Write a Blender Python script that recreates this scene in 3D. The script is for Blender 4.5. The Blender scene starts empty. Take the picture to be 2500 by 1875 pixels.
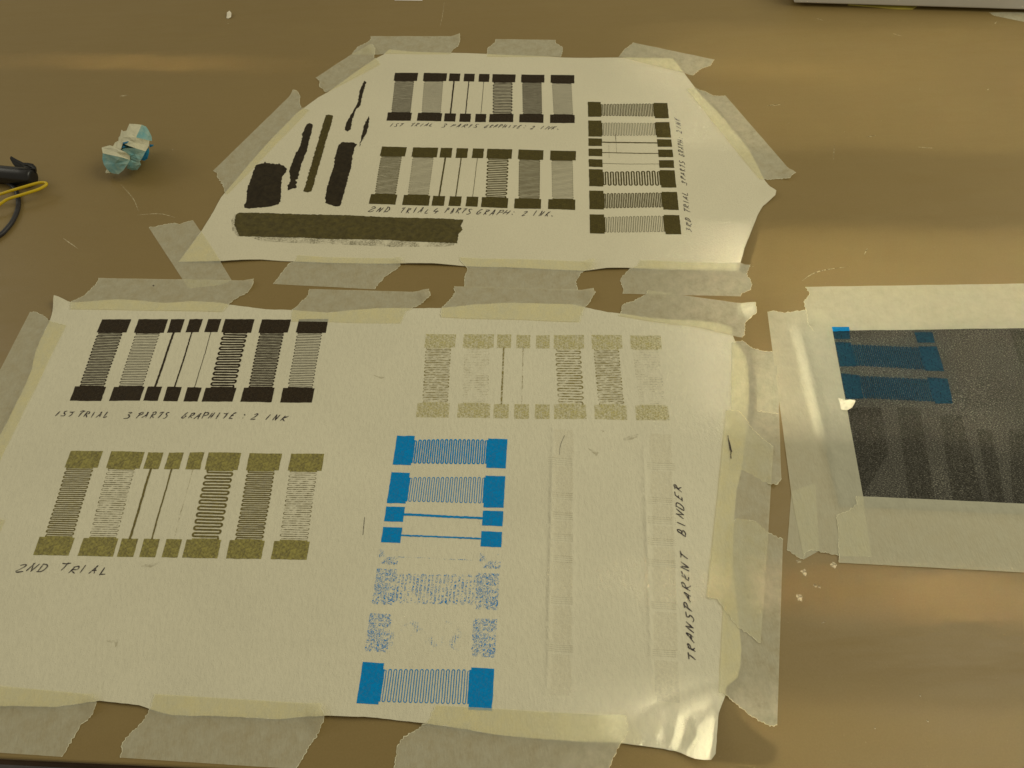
import bpy, math, random
import numpy as np
from mathutils import Vector, Matrix
from mathutils.geometry import delaunay_2d_cdt

random.seed(7)
rng = np.random.default_rng(11)
scene = bpy.context.scene
col = scene.collection

# ------------------------------------------------------------------ camera
CAM_H, F_PX, PITCH, ROLL = 0.535, 1937.465, math.radians(55.2849), math.radians(-2.0377)
_f = np.array([0, math.cos(PITCH), -math.sin(PITCH)])
_r = np.array([1.0, 0, 0])
_u = np.cross(_r, _f)
CR = math.cos(ROLL) * _r + math.sin(ROLL) * _u
CU = -math.sin(ROLL) * _r + math.cos(ROLL) * _u
CD = _f
cam_d = bpy.data.cameras.new("camera")
cam_d.sensor_width = 36.0
cam_d.lens = 36.0 * F_PX / 2500.0
cam_d.clip_start = 0.01
cam_d.clip_end = 100
cam = bpy.data.objects.new("camera", cam_d)
col.objects.link(cam)
cam.matrix_world = Matrix(((CR[0], CU[0], -CD[0], 0), (CR[1], CU[1], -CD[1], 0),
                           (CR[2], CU[2], -CD[2], CAM_H), (0, 0, 0, 1)))
scene.camera = cam

# ------------------------------------------------------------------ light
def srgb(r, g, b):
    def c(v):
        v /= 255.0
        return v / 12.92 if v <= 0.04045 else ((v + 0.055) / 1.055) ** 2.4
    return (c(r), c(g), c(b), 1.0)

world = bpy.data.worlds.new("World")
scene.world = world
world.use_nodes = True
bg = world.node_tree.nodes["Background"]
bg.inputs[0].default_value = (1.0, 0.92, 0.70, 1)
bg.inputs[1].default_value = 0.31

def area(name, loc, target, sx, sy, power, color, spread=180.0):
    d = bpy.data.lights.new(name, 'AREA')
    d.shape = 'RECTANGLE'
    d.size, d.size_y, d.energy, d.color = sx, sy, power, color
    d.spread = math.radians(spread)
    o = bpy.data.objects.new(name, d)
    col.objects.link(o)
    o.location = loc
    o.rotation_euler = (Vector(target) - Vector(loc)).to_track_quat('-Z', 'Y').to_euler()
    return o

# soft light: big window high on the left, added fill lamp over the right
area("window_light", (-2.3, 1.5, 1.5), (0.0, 0.5, 0.0), 1.2, 1.0, 10.0, (1.0, 0.955, 0.80))
area("right_fill_light", (1.5, 0.7, 1.5), (0.6, 0.4, 0.0), 1.4, 1.4, 19.5, (1.0, 0.945, 0.73))

# low light raking in from the left between the window posts: bands over the right half
def rake(name, tx, ty, width, thick, power, color, spread, el=14.0, dist=2.6, slope=-0.085):
    e = math.radians(el)
    h = Vector((1.0, slope, 0)).normalized()
    d = Vector((h.x * math.cos(e), h.y * math.cos(e), -math.sin(e)))
    t = Vector((tx, ty, 0))
    return area(name, t - d * dist, t, width, thick, power, color, spread)

WARM = (1.0, 0.94, 0.72)
rake("window_pane_light", 0.64, 0.733, 0.215, 0.22, 0.17, WARM, 1.2)
rake("window_pane_light", 0.64, 0.392, 0.220, 0.22, 0.36, WARM, 1.2)
rake("window_pane_light", 0.56, 0.0, 0.17, 0.24, 0.17, WARM, 1.2)
# thin warm glints skimming the table, each laid by its own small added lamp
GLINT = (1.0, 0.76, 0.44)
for gx, gy, gw, gt, gp in ((-0.50, 0.849, 0.003, 0.02, 0.0012), (-0.40, 0.8405, 0.004, 0.03, 0.0042), (-0.37, 0.838, 0.002, 0.012, 0.0016),
                           (0.27, 0.786, 0.005, 0.03, 0.0034), (0.36, 0.778, 0.007, 0.03, 0.0042),
                           (0.21, 0.192, 0.006, 0.014, 0.0022), (0.27, 0.184, 0.012, 0.020, 0.0050), (0.25, 0.176, 0.004, 0.012, 0.0012),
                           (0.36, 0.180, 0.010, 0.020, 0.0044), (0.33, 0.168, 0.012, 0.012, 0.0016), (0.43, 0.170, 0.012, 0.02, 0.0044)):
    rake("glint_streak_light", gx, gy, gw, gt, gp, GLINT, 1.0, el=8.0)

scene.render.engine = 'CYCLES'
scene.cycles.use_denoising = True
scene.cycles.max_bounces = 8
scene.cycles.transparent_max_bounces = 16
scene.view_settings.view_transform = 'Standard'
scene.view_settings.look = 'None'
scene.view_settings.exposure = 0.0
scene.view_settings.gamma = 1.0
scene.view_settings.use_curve_mapping = False

# ------------------------------------------------------------------ helpers: photo pixel -> point on a level plane
def P(px, py, z=0.0):
    d = CD + (px - 1250.0) / F_PX * CR - (py - 937.5) / F_PX * CU
    t = (z - CAM_H) / d[2]
    return np.array([d[0] * t, d[1] * t, z])

def PL(pts, z=0.0):
    return np.array([P(x, y, z)[:2] for x, y in pts])

def zoom(ox, oy, s, pts):
    return [(ox + x * s, oy + y * s) for x, y in pts]

# ------------------------------------------------------------------ materials
MATS = {}
class NT:
    def __init__(self, name):
        self.m = bpy.data.materials.new(name)
        self.m.use_nodes = True
        self.t = self.m.node_tree
        self.t.nodes.clear()
        self.out = self.n('ShaderNodeOutputMaterial')
        self.tc = self.n('ShaderNodeTexCoord')
        MATS[name] = self.m
    def n(self, typ, **kw):
        nd = self.t.nodes.new(typ)
        for k, v in kw.items():
            if k.startswith('i_'):
                nd.inputs[k[2:].replace('_', ' ')].default_value = v
            else:
                setattr(nd, k, v)
        return nd
    def l(self, a, b):
        self.t.links.new(a, b)
    def mapping(self, scale=(1, 1, 1), rot=(0, 0, 0), src=None):
        mp = self.n('ShaderNodeMapping')
        mp.inputs['Scale'].default_value = scale
        mp.inputs['Rotation'].default_value = rot
        self.l(src or self.tc.outputs['Object'], mp.inputs[0])
        return mp.outputs[0]
    def noise(self, scale, detail=3, rough=0.55, vec=None, dist=0.0):
        nd = self.n('ShaderNodeTexNoise')
        nd.inputs['Scale'].default_value = scale
        nd.inputs['Detail'].default_value = detail
        nd.inputs['Roughness'].default_value = rough
        nd.inputs['Distortion'].default_value = dist
        self.l(vec or self.tc.outputs['Object'], nd.inputs['Vector'])
        return nd.outputs['Fac']
    def ramp(self, fac, stops):
        r = self.n('ShaderNodeValToRGB')
        e = r.color_ramp.elements
        while len(e) < len(stops):
            e.new(0.5)
        for el, (p, c) in zip(e, stops):
            el.position = p
            el.color = c if len(c) == 4 else (*c, 1)
        self.l(fac, r.inputs[0])
        return r.outputs[0]
    def gray(self, fac, p0, v0, p1, v1):
        return self.ramp(fac, [(p0, (v0,) * 3), (p1, (v1,) * 3)])
    def mathn(self, op, a, b):
        m = self.n('ShaderNodeMath', operation=op)
        for i, v in enumerate((a, b)):
            if isinstance(v, (int, float)):
                m.inputs[i].default_value = v
            else:
                self.l(v, m.inputs[i])
        return m.outputs[0]
    def mixc(self, fac, a, b, mode='MIX'):
        m = self.n('ShaderNodeMix', data_type='RGBA', blend_type=mode)
        for idx, v in ((0, fac), (6, a), (7, b)):
            if isinstance(v, (int, float)):
                m.inputs[idx].default_value = v
            elif isinstance(v, tuple):
                m.inputs[idx].default_value = v
            else:
                self.l(v, m.inputs[idx])
        return m.outputs[2]
    def bsdf(self, color, rough=0.6, spec=0.3, **kw):
        b = self.n('ShaderNodeBsdfPrincipled')
        for k, v in (('Base Color', color), ('Roughness', rough), ('Specular IOR Level', spec)):
            if isinstance(v, (int, float, tuple)):
                b.inputs[k].default_value = v
            else:
                self.l(v, b.inputs[k])
        for k, v in kw.items():
            b.inputs[k.replace('_', ' ')].default_value = v
        return b
    def bump(self, b, height, strength, dist):
        bp = self.n('ShaderNodeBump')
        bp.inputs['Strength'].default_value = strength
        bp.inputs['Distance'].default_value = dist
        self.l(height, bp.inputs['Height'])
        self.l(bp.outputs[0], b.inputs['Normal'])
        return bp
    def done(self, sh):
        self.l(sh, self.out.inputs[0])
        return self.m

def shader_mix(N, fac, a, b):
    m = N.n('ShaderNodeMixShader')
    if isinstance(fac, (int, float)):
        m.inputs[0].default_value = fac
    else:
        N.l(fac, m.inputs[0])
    N.l(a, m.inputs[1]); N.l(b, m.inputs[2])
    return m.outputs[0]

def m_table():
    N = NT('brown_laminate')
    big = N.noise(3.0, 4, 0.6)
    fine = N.noise(900, 2, 0.6)
    streak = N.noise(16, 5, 0.65, N.mapping((0.35, 6, 1), (0, 0, 0.08)))
    c = N.ramp(big, [(0.3, (0.234, 0.166, 0.061)), (0.7, (0.260, 0.186, 0.071))])
    c = N.mixc(N.gray(fine, 0.35, 0.0, 0.75, 0.35), c, (0.30, 0.212, 0.085, 1))
    c = N.mixc(N.gray(streak, 0.55, 0.0, 0.8, 0.12), c, (0.305, 0.22, 0.095, 1))
    smudge = N.noise(22, 6, 0.72, N.mapping((1, 1.6, 1)))
    c = N.mixc(N.gray(smudge, 0.52, 0.0, 0.75, 0.22), c, (0.30, 0.225, 0.085, 1))
    c = N.mixc(N.gray(N.noise(140, 5, 0.75), 0.60, 0.0, 0.78, 0.30), c, (0.17, 0.115, 0.03, 1))
    c = N.mixc(N.gray(N.noise(420, 3, 0.8), 0.68, 0.0, 0.76, 0.55), c, (0.42, 0.33, 0.17, 1))
    r = N.gray(N.noise(25, 5, 0.7, N.mapping((0.5, 3, 1))), 0.3, 0.30, 0.7, 0.5)
    b = N.bsdf(c, r, 0.30)
    N.bump(b, N.noise(450, 3), 0.12, 0.0004)
    return N.done(b.outputs[0])

def m_simple(name, c, rough=0.5, spec=0.4, var=0.15, scale=60, bump=0.0, metallic=0.0):
    N = NT(name)
    n = N.noise(scale, 4, 0.6)
    lo = tuple(v * (1 - var) for v in c[:3]); hi = tuple(min(1, v * (1 + var)) for v in c[:3])
    b = N.bsdf(N.ramp(n, [(0.3, lo), (0.7, hi)]), rough, spec, Metallic=metallic)
    if bump:
        N.bump(b, N.noise(scale * 5, 4), 0.5, bump)
    return N.done(b.outputs[0])

def m_cloth(name, c, rough, spec, bump_d, bscale, stretch, sheen):
    N = NT(name)
    v = N.mapping((1, stretch, 1), (0, 0, 0.15))
    n1 = N.noise(bscale, 2, 0.6, v)
    n2 = N.noise(bscale * 2.7, 2, 0.5)
    big = N.noise(9, 3, 0.5)
    stain = N.noise(38, 4, 0.7)
    cc = N.ramp(big, [(0.3, tuple(x * 0.96 for x in c)), (0.7, tuple(min(1, x * 1.03) for x in c))])
    cc = N.mixc(N.gray(stain, 0.66, 0.0, 0.85, 0.10), cc, (0.45, 0.38, 0.22, 1))
    cc = N.mixc(N.gray(n1, 0.32, 0.20, 0.58, 0.0), cc, tuple(x * 0.74 for x in c) + (1,))
    b = N.bsdf(cc, rough, spec)
    b.inputs['Sheen Weight'].default_value = sheen
    b.inputs['Sheen Roughness'].default_value = 0.4
    N.bump(b, N.mathn('ADD', n1, N.mathn('MULTIPLY', n2, 0.5)), 0.9, bump_d)
    return N.done(b.outputs[0])

def m_tape(name, c, trans, tint=(1.0, 0.93, 0.66, 1), mott=0.16):
    """Crepe masking tape: part of the light goes straight through the paper."""
    N = NT(name)
    mot = N.noise(95, 5, 0.72)
    fib = N.noise(700, 3, 0.6, N.mapping((1, 0.35, 1), (0, 0, 0.6)))
    cc = N.ramp(mot, [(0.3, tuple(x * 0.93 for x in c)), (0.7, tuple(min(1, x * 1.06) for x in c))])
    cc = N.mixc(N.gray(fib, 0.35, 0.15, 0.65, 0.0), cc, tuple(x * 0.75 for x in c) + (1,))
    d = N.bsdf(cc, 0.55, 0.28)
    crepe = N.noise(260, 3, 0.6, N.mapping((1, 0.25, 1), (0, 0, 0.3)))
    N.bump(d, N.mathn('ADD', crepe, fib), 0.8, 0.0006)
    tl = N.n('ShaderNodeBsdfTranslucent')
    N.l(cc, tl.inputs[0])
    body = shader_mix(N, 0.22, d.outputs[0], tl.outputs[0])
    tr = N.n('ShaderNodeBsdfTransparent')
    tr.inputs[0].default_value = tint
    fac = N.gray(mot, 0.32, max(0, trans - mott), 0.68, min(1, trans + mott))
    return N.done(shader_mix(N, fac, body, tr.outputs[0]))

def m_ink(name, c0, c1, lo, hi, scale=900, base=1.0, worm=False, rough=0.6, spec=0.25, stretch=(1, 1, 1), broad=0.0):
    """Printed ink film; alpha noise lets the cloth show between the grains. lo/hi: alpha at low/high noise."""
    N = NT(name)
    n = N.noise(scale, 3, 0.6, N.mapping(stretch))
    cc = N.ramp(N.noise(scale * 0.6, 4, 0.7), [(0.35, c0[:3]), (0.65, c1[:3])])
    b = N.bsdf(cc, rough, spec)
    N.bump(b, n, 0.3, 0.0002)
    if worm:
        w = N.noise(400, 1.5, 0.5, N.mapping((1.25, 0.9, 1)), 1.6)
        ridge = N.mathn('ABSOLUTE', N.mathn('SUBTRACT', w, 0.5), 0)
        line = N.gray(ridge, 0.018, 1.0, 0.04, 0.0)
        dens = N.gray(N.noise(90, 3, 0.6), worm, 0.0, worm + 0.10, 1.0)
        a = N.mathn('MULTIPLY', line, dens)
    else:
        a = N.gray(n, 0.36, lo, 0.62, hi)
        if broad:
            a = N.mathn('MULTIPLY', a, N.gray(N.noise(70, 4, 0.65), broad - 0.12, 0.0, broad + 0.12, 1.0))
    tr = N.n('ShaderNodeBsdfTransparent')
    return N.done(shader_mix(N, a, tr.outputs[0], b.outputs[0]))

m_table()
m_simple('dark_wood_edge', srgb(74, 56, 38), 0.7, 0.2, 0.3, 40, 0.0006)
m_simple('grey_floor', srgb(120, 116, 118), 0.8, 0.2)
m_cloth('crepe_cloth', (0.715, 0.675, 0.500), 0.60, 0.26, 0.0006, 480, 0.40, 0.10)
m_cloth('satin_cloth', (0.715, 0.665, 0.48), 0.45, 0.45, 0.00045, 700, 1.0, 0.12)
m_tape('masking_tape', (0.86, 0.85, 0.66), 0.49, (1.0, 0.95, 0.74, 1), 0.12)
m_tape('frame_tape', (0.80, 0.78, 0.58), 0.36, (1.0, 0.96, 0.8, 1), 0.08)
N = NT('torn_paper'); b = N.bsdf((0.76, 0.73, 0.52, 1), 0.8, 0.2); N.bump(b, N.noise(900), 0.4, 0.0003); N.done(b.outputs[0])

m_ink('graphite_black', srgb(42, 33, 22), srgb(58, 48, 33), 0.86, 1.0, 600, spec=0.12)
m_ink('graphite_dark_olive', srgb(66, 58, 26), srgb(90, 81, 38), 0.88, 0.99, spec=0.15)
m_ink('graphite_olive', srgb(110, 101, 56), srgb(168, 159, 86), 0.72, 0.97, 800)
m_ink('graphite_olive_line', srgb(92, 82, 44), srgb(126, 114, 56), 0.80, 1.0, 700)
m_ink('graphite_olive_broken', srgb(92, 82, 48), srgb(120, 108, 60), 0.05, 0.95, 420, stretch=(0.6, 1, 1))
m_ink('graphite_faint', srgb(150, 140, 64), srgb(205, 195, 120), 0.08, 0.54, 620)
m_ink('graphite_faint_line', srgb(122, 110, 56), srgb(150, 136, 74), 0.06, 0.90, 480, stretch=(0.5, 1, 1))
m_ink('graphite_trace_dust', srgb(122, 110, 66), srgb(150, 136, 84), 0.0, 0.75, 520, broad=0.52)
m_ink('graphite_smear', srgb(72, 64, 31), srgb(94, 85, 42), 0.86, 0.98, 300, stretch=(0.25, 1, 1))
m_ink('graphite_dust', srgb(70, 62, 34), srgb(100, 90, 48), 0.0, 0.50, 600, broad=0.50)
m_ink('brush_black', srgb(40, 33, 21), srgb(56, 48, 32), 0.94, 1.0, 250, rough=0.5, spec=0.15)
m_ink('blue_ink', (0.0, 0.22, 0.56, 1), (0.0, 0.27, 0.66, 1), 0.80, 1.0, 620, spec=0.08)
m_ink('blue_ink_sparse', (0.0, 0.22, 0.64, 1), (0.0, 0.27, 0.74, 1), 0, 1, 800, worm=0.37, spec=0.08)
m_ink('blue_ink_rare', (0.0, 0.21, 0.60, 1), (0.0, 0.25, 0.70, 1), 0, 1, 800, worm=0.48, spec=0.08)
m_ink('blue_ink_dots', (0.0, 0.21, 0.60, 1), (0.0, 0.25, 0.70, 1), 0, 1, 800, worm=0.57, spec=0.08)
m_ink('pen_ink', srgb(36, 30, 40), srgb(70, 60, 62), 0.45, 1.0, 420)
m_ink('pencil_smudge', srgb(120, 110, 78), srgb(150, 138, 98), 0.0, 0.26, 200)
m_ink('clear_binder', (0.70, 0.63, 0.46, 1), (0.76, 0.70, 0.53, 1), 0.04, 0.16, 500, rough=0.25, spec=0.6)
m_ink('teal_mesh_ink', (0.0, 0.026, 0.056, 1), (0.005, 0.056, 0.088, 1), 0.85, 1.0, 700, rough=0.5, spec=0.15)
m_ink('teal_mesh_line', (0.0, 0.014, 0.022, 1), (0.005, 0.026, 0.034, 1), 0.15, 0.5, 700, rough=0.5, spec=0.15)
m_ink('dark_mesh_ghost', (0.020, 0.017, 0.010, 1), (0.034, 0.030, 0.018, 1), 0.08, 0.34, 300, rough=0.7, spec=0.1)

def m_mesh():
    N = NT('dark_screen_mesh')
    g = N.mathn('ADD', N.noise(1350, 2, 0.7, N.mapping((0.6, 1.3, 1))), N.mathn('MULTIPLY', N.mathn('SUBTRACT', N.noise(14, 4, 0.6), 0.5), 0.16))
    c = N.ramp(g, [(0.36, (0.016, 0.014, 0.009)), (0.54, (0.060, 0.056, 0.040)), (0.72, (0.36, 0.345, 0.26))])  # pale grains put the sparkle of the lit threads into the colour
    b = N.bsdf(c, 0.42, 0.3)
    N.bump(b, N.noise(1100, 2, 0.6, N.mapping((1.6, 0.5, 1))), 1.0, 0.0009)
    return N.done(b.outputs[0])
m_mesh()
m_simple('black_plastic', (0.012, 0.011, 0.011), 0.32, 0.5, 0.2, 80)
m_simple('dark_rubber', (0.030, 0.028, 0.030), 0.45, 0.4, 0.2, 80)
m_simple('yellow_plastic', (0.62, 0.44, 0.004), 0.38, 0.45, 0.08, 80)
m_simple('white_card', (0.72, 0.70, 0.66), 0.6, 0.3, 0.04, 20)
m_simple('yellow_card', (0.55, 0.47, 0.10), 0.7, 0.2, 0.1, 60)
m_ink('scuff_white', (0.66, 0.56, 0.34, 1), (0.78, 0.68, 0.44, 1), 0.15, 0.75, 300)
m_ink('scuff_bright', (0.74, 0.64, 0.40, 1), (0.84, 0.76, 0.55, 1), 0.25, 1.0, 420)
m_simple('white_scrap', (0.82, 0.76, 0.60), 0.7, 0.2, 0.1, 200)
def m_ballpaper(name, c0, c1, p0, p1):
    N = NT(name)
    n = N.noise(55, 4, 0.7)
    b = N.bsdf(N.ramp(n, [(p0, c0), (p1, c1)]), 0.65, 0.25)
    N.bump(b, N.noise(260, 4), 0.6, 0.0012)
    tl = N.n('ShaderNodeBsdfTranslucent'); tl.inputs[0].default_value = (*c1, 1)
    N.done(shader_mix(N, 0.15, b.outputs[0], tl.outputs[0]))
m_ballpaper('ball_cream', (0.68, 0.66, 0.46), (0.80, 0.77, 0.56), 0.3, 0.6)
m_ballpaper('ball_teal', (0.19, 0.46, 0.50), (0.46, 0.60, 0.48), 0.36, 0.64)
m_ballpaper('ball_deep_blue', (0.01, 0.14, 0.36), (0.03, 0.30, 0.42), 0.35, 0.65)
m_simple('flap_paper', (0.42, 0.39, 0.29), 0.8, 0.2, 0.1, 300)
MT = MATS

# ------------------------------------------------------------------ object helpers
ORIGIN = {}
def link(o, parent=None, origin=(0, 0, 0)):
    col.objects.link(o)
    ORIGIN[o.name] = np.array(origin, float)
    if parent:
        o.parent = parent
        o.location = Vector(np.array(origin) - ORIGIN[parent.name])
    else:
        o.location = Vector(origin)
    return o

def mesh(name, verts, faces, mat, parent=None, origin=None, smooth=True, mats=None, midx=None):
    v = np.asarray(verts, float)
    if origin is None:
        origin = (v[:, 0].mean(), v[:, 1].mean(), v[:, 2].min())
    me = bpy.data.meshes.new(name)
    me.from_pydata((v - np.array(origin)).tolist(), [], faces)
    for m in (mats or [mat]):
        me.materials.append(MT[m])
    if midx:
        me.polygons.foreach_set('material_index', midx)
    me.polygons.foreach_set('use_smooth', [smooth] * len(me.polygons))
    me.update()
    return link(bpy.data.objects.new(name, me), parent, origin)

def empty(name, origin, parent=None):
    o = bpy.data.objects.new(name, None)
    o.empty_display_size = 0.02
    return link(o, parent, origin)

def tag(o, label, cat, group=None):
    o['label'] = label
    o['category'] = cat
    if group:
        o['group'] = group
    return o

def inside(poly, q):
    x, y = q[:, 0], q[:, 1]
    r = np.zeros(len(q), bool)
    a = poly; b = np.roll(poly, -1, 0)
    for (x0, y0), (x1, y1) in zip(a, b):
        c = ((y0 > y) != (y1 > y))
        with np.errstate(divide='ignore', invalid='ignore'):
            r ^= c & (x < (x1 - x0) * (y - y0) / (y1 - y0 + 1e-15) + x0)
    return r

def seg_dist(q, a, b):
    ab = b - a
    t = np.clip(((q - a) @ ab) / (ab @ ab + 1e-18), 0, 1)
    return np.linalg.norm(q - (a + t[:, None] * ab), axis=1), t

def sdist(poly, q):
    d = np.full(len(q), 1e9)
    for a, b in zip(poly, np.roll(poly, -1, 0)):
        d = np.minimum(d, seg_dist(q, a, b)[0])
    return np.where(inside(poly, q), d, -d)

def sstep(t):
    t = np.clip(t, 0, 1)
    return t * t * (3 - 2 * t)

def densify(pts, step, closed=True, jit=0.0):
    pts = np.asarray(pts, float)
    out = []
    n = len(pts)
    for i in range(n if closed else n - 1):
        a, b = pts[i], pts[(i + 1) % n]
        L = np.linalg.norm(b - a)
        k = max(1, int(round(L / step)))
        nrm = np.array([-(b - a)[1], (b - a)[0]]) / (L + 1e-12)
        for j in range(k):
            p = a + (b - a) * j / k
            if jit and j > 0:
                p = p + nrm * rng.normal(0, jit)
            out.append(p)
    if not closed:
        out.append(pts[-1])
    return np.array(out)

def fill(poly, grid, fine=None):
    """Triangulate a polygon with a grid of inner points. poly Nx2 in metres."""
    poly = np.asarray(poly)
    lo, hi = poly.min(0), poly.max(0)
    extra = np.zeros((0, 2))
    if grid:
        gx = np.arange(lo[0], hi[0], grid); gy = np.arange(lo[1], hi[1], grid)
        if len(gx) and len(gy):
            g = np.stack(np.meshgrid(gx, gy), -1).reshape(-1, 2)
            g = g + (np.arange(len(g)) % 2)[:, None] * np.array([[0.0, 0.18 * grid]])
            g = g[sdist(poly, g) > 0.4 * grid]
            extra = g
    if fine is not None and len(fine):
        fine = fine[sdist(poly, fine) > 0.0008]
        extra = np.vstack([extra, fine])
    allp = np.vstack([poly, extra]) * 1000.0
    v, e, f, *_ = delaunay_2d_cdt([Vector(p) for p in allp], [], [list(range(len(poly)))], 1, 1e-5)
    v = np.array([tuple(p) for p in v]) / 1000.0
    faces = []
    for t in f:
        a, b, c = (v[i] for i in t[:3])
        faces.append(list(t) if (b[0]-a[0])*(c[1]-a[1]) - (b[1]-a[1])*(c[0]-a[0]) > 0 else list(t)[::-1])
    return v, faces

# ------------------------------------------------------------------ sheets: outlines and heights
BACK = PL([(950,123),(1000,128),(1100,131),(1190,134),(1280,138),(1374,143),(1510,143),(1643,144),(1671,181),(1700,222),(1775,301),
           (1828,366),(1864,439),(1878,460),(1893,472),(1891,482),(1862,505),(1850,525),(1832,570),(1816,610),(1807,643),
           (1803,664),(1700,661),(1600,659),(1530,657),(1480,658),(1431,663),(1382,661),(1248,655),(1144,652),(1060,647),(987,646),
           (900,645),(800,644),(720,640),(635,636),(590,638),(547,641),(437,641),(494,566),(541,484),(553,470),(606,405),
           (670,334),(725,278),(741,267),(778,240),(800,228),(860,184),(914,148),(937,136)])
FRONT = PL([(140,732),(158,736),(177,740),(285,734),(350,737),(407,742),(468,738),(541,742),(563,746),(651,757),(714,759),(800,766),
            (860,760),(922,755),(1003,755),(1079,754),(1160,745),(1248,742),(1402,746),(1422,751),(1483,765),(1510,768),
            (1600,779),(1700,785),(1755,792),(1787,803),(1789,822),(1795,836),(1818,868),(1826,893),(1828,966),(1822,1047),(1809,1149),
            (1797,1200),(1791,1281),(1787,1383),(1799,1485),(1809,1586),(1806,1630),(1799,1656),(1771,1680),(1769,1702),
            (1752,1745),(1744,1802),(1740,1847),(1730,1861),(1714,1860),(1694,1855),(1661,1839),(1620,1829),(1524,1816),(1410,1812),
            (1329,1806),(1207,1794),(1125,1780),(1044,1768),(922,1754),(800,1749),(740,1752),(683,1757),(529,1749),(423,1747),
            (370,1733),(342,1723),(244,1712),(142,1727),(0,1725),(-300,1712),(-190,1480),(-80,1230),(0,1068),(24,1027),
            (61,946),(79,905),(87,864),(102,828),(122,789),(128,770)])
SCREEN = PL([(1944,801),(2100,797),(2500,786),(2720,781),(2770,1268),(2500,1255),(2200,1243),(2050,1236)])

FRONT_RIDGES = [  # px segment, width m, height m
    ((1560,1738),(1655,1690),0.0036,0.0020), ((1655,1690),(1765,1660),0.0040,0.0016), ((1612,1818),(1628,1770),0.0046,0.0030),
    ((1652,1834),(1676,1752),0.0036,0.0040), ((1676,1752),(1745,1722),0.0044,0.0030), ((1726,1850),(1748,1748),0.0042,0.0052),
    ((1560,1815),(1578,1790),0.0050,0.0026), ((1690,1790),(1722,1768),0.0050,0.0022), ((1600,1755),(1640,1728),0.0060,0.0014),
    ((1350,1050),(1336,1697),0.0014,0.0016), ((1399,1060),(1396,1695),0.0016,0.0005), ((1571,1100),(1590,1650),0.0014,0.0013), ((1636,1080),(1659,1690),0.0014,0.0004),
    ((780,1125),(960,1050),0.0020,0.00018), ((740,1340),(900,1370),0.0030,0.0002), ((600,1560),(860,1558),0.0025,0.0002),
    ((150,760),(215,775),0.0040,0.0005)]
FRONT_LIFTS = [((1738,1855),0.020,0.0065), ((142,733),0.016,0.0055), ((1040,1768),0.02,0.0012), ((860,1752),0.05,0.0012), ((300,1716),0.03,0.001)]
BACK_LIFTS = [((1893,474),0.020,0.0022), ((590,638),0.05,0.0010), ((1060,648),0.045,0.0010), ((1490,659),0.03,0.0010), ((500,566),0.03,0.0006), ((1812,630),0.03,0.0012)]
FR = [(P(*a)[:2], P(*b)[:2], w, h) for a, b, w, h in FRONT_RIDGES]
FLF = [(P(*a)[:2], r, h) for a, r, h in FRONT_LIFTS]
FLB = [(P(*a)[:2], r, h) for a, r, h in BACK_LIFTS]

def waves(q, a, k, ph):
    x, y = q[:, 0], q[:, 1]
    return a * (np.sin(k * (x * 0.9 + y * 0.35) + ph) * np.sin(k * 0.8 * (y - 0.3 * x) + 1.7 * ph)
                + 0.5 * np.sin(2.3 * k * (0.5 * x - y) + ph))

def lifts(q, L):
    z = np.zeros(len(q))
    for c, r, h in L:
        z += h * sstep(1 - np.linalg.norm(q - c, axis=1) / r)
    return z

def front_top(q):
    z = 0.0014 + waves(q, 0.00050, 62, 0.4) + lifts(q, FLF)
    for a, b, w, h in FR:
        d, t = seg_dist(q, a, b)
        z += h * np.exp(-(d / w) ** 2) * np.sin(np.pi * np.clip(0.12 + 0.76 * t, 0, 1))
    return np.maximum(z, 0.0006)

def back_top(q):
    return np.maximum(0.0012 + waves(q, 0.00036, 55, 2.1) + lifts(q, FLB), 0.0006)

SCR_L = (P(1944, 801)[:2], P(2050, 1236)[:2])
def screen_top(q):
    return 0.0012 + waves(q, 0.00012, 50, 0.9)

def screen_cover(q):
    d, t = seg_dist(q, *SCR_L)
    return screen_top(q) + 0.0016 * np.exp(-(d / 0.0042) ** 2) * (0.35 + 0.65 * np.sin(np.pi * np.clip(t, 0, 1)))

TOPS = [(FRONT, front_top), (BACK, back_top), (SCREEN, screen_cover)]
def cover(q):
    """Height of whatever lies on the table under a point, falling softly to the table past an edge."""
    z = np.zeros(len(q))
    for poly, top in TOPS:
        z = np.maximum(z, top(q) * sstep((sdist(poly, q) + 0.0035) / 0.0035))
    return z

# ------------------------------------------------------------------ setting: table and floor
ex = np.array([1.0, -0.076]); ex /= np.linalg.norm(ex)
ey = np.array([-ex[1], ex[0]])
e0 = P(0, 1851)[:2] + 0.329 * ex                      # a point on the front edge
def tq(s, t, z):
    p = e0 + ex * s + ey * t
    return (p[0], p[1], z)
def extrude_profile(name, prof, s0, s1, mat, parent=None, smooth=False):
    n = len(prof)
    v = [tq(s0, t, z) for t, z in prof] + [tq(s1, t, z) for t, z in prof]
    f = [[i, (i + 1) % n, n + (i + 1) % n, n + i] for i in range(n)] + [list(range(n))[::-1], list(range(n, 2 * n))]
    return mesh(name, v, f, mat, parent, smooth=smooth)
floor = mesh('floor', [(-3, -2, -0.74), (3, -2, -0.74), (3, 4, -0.74), (-3, 4, -0.74)], [[0, 1, 2, 3]], 'grey_floor', smooth=False)
floor['kind'] = 'structure'
table = empty('table', (0.0, 0.8, -0.74))
table['kind'] = 'structure'
table['label'] = 'brown laminate table top under the taped sheets'
extrude_profile('table_top', [(0.0012, 0.0), (0.0004, -0.0005), (0, -0.0016), (0.0003, -0.006), (0.003, -0.0075), (1.45, -0.0075), (1.45, 0.0)],
                -1.3, 1.4, 'brown_laminate', table)
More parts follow.
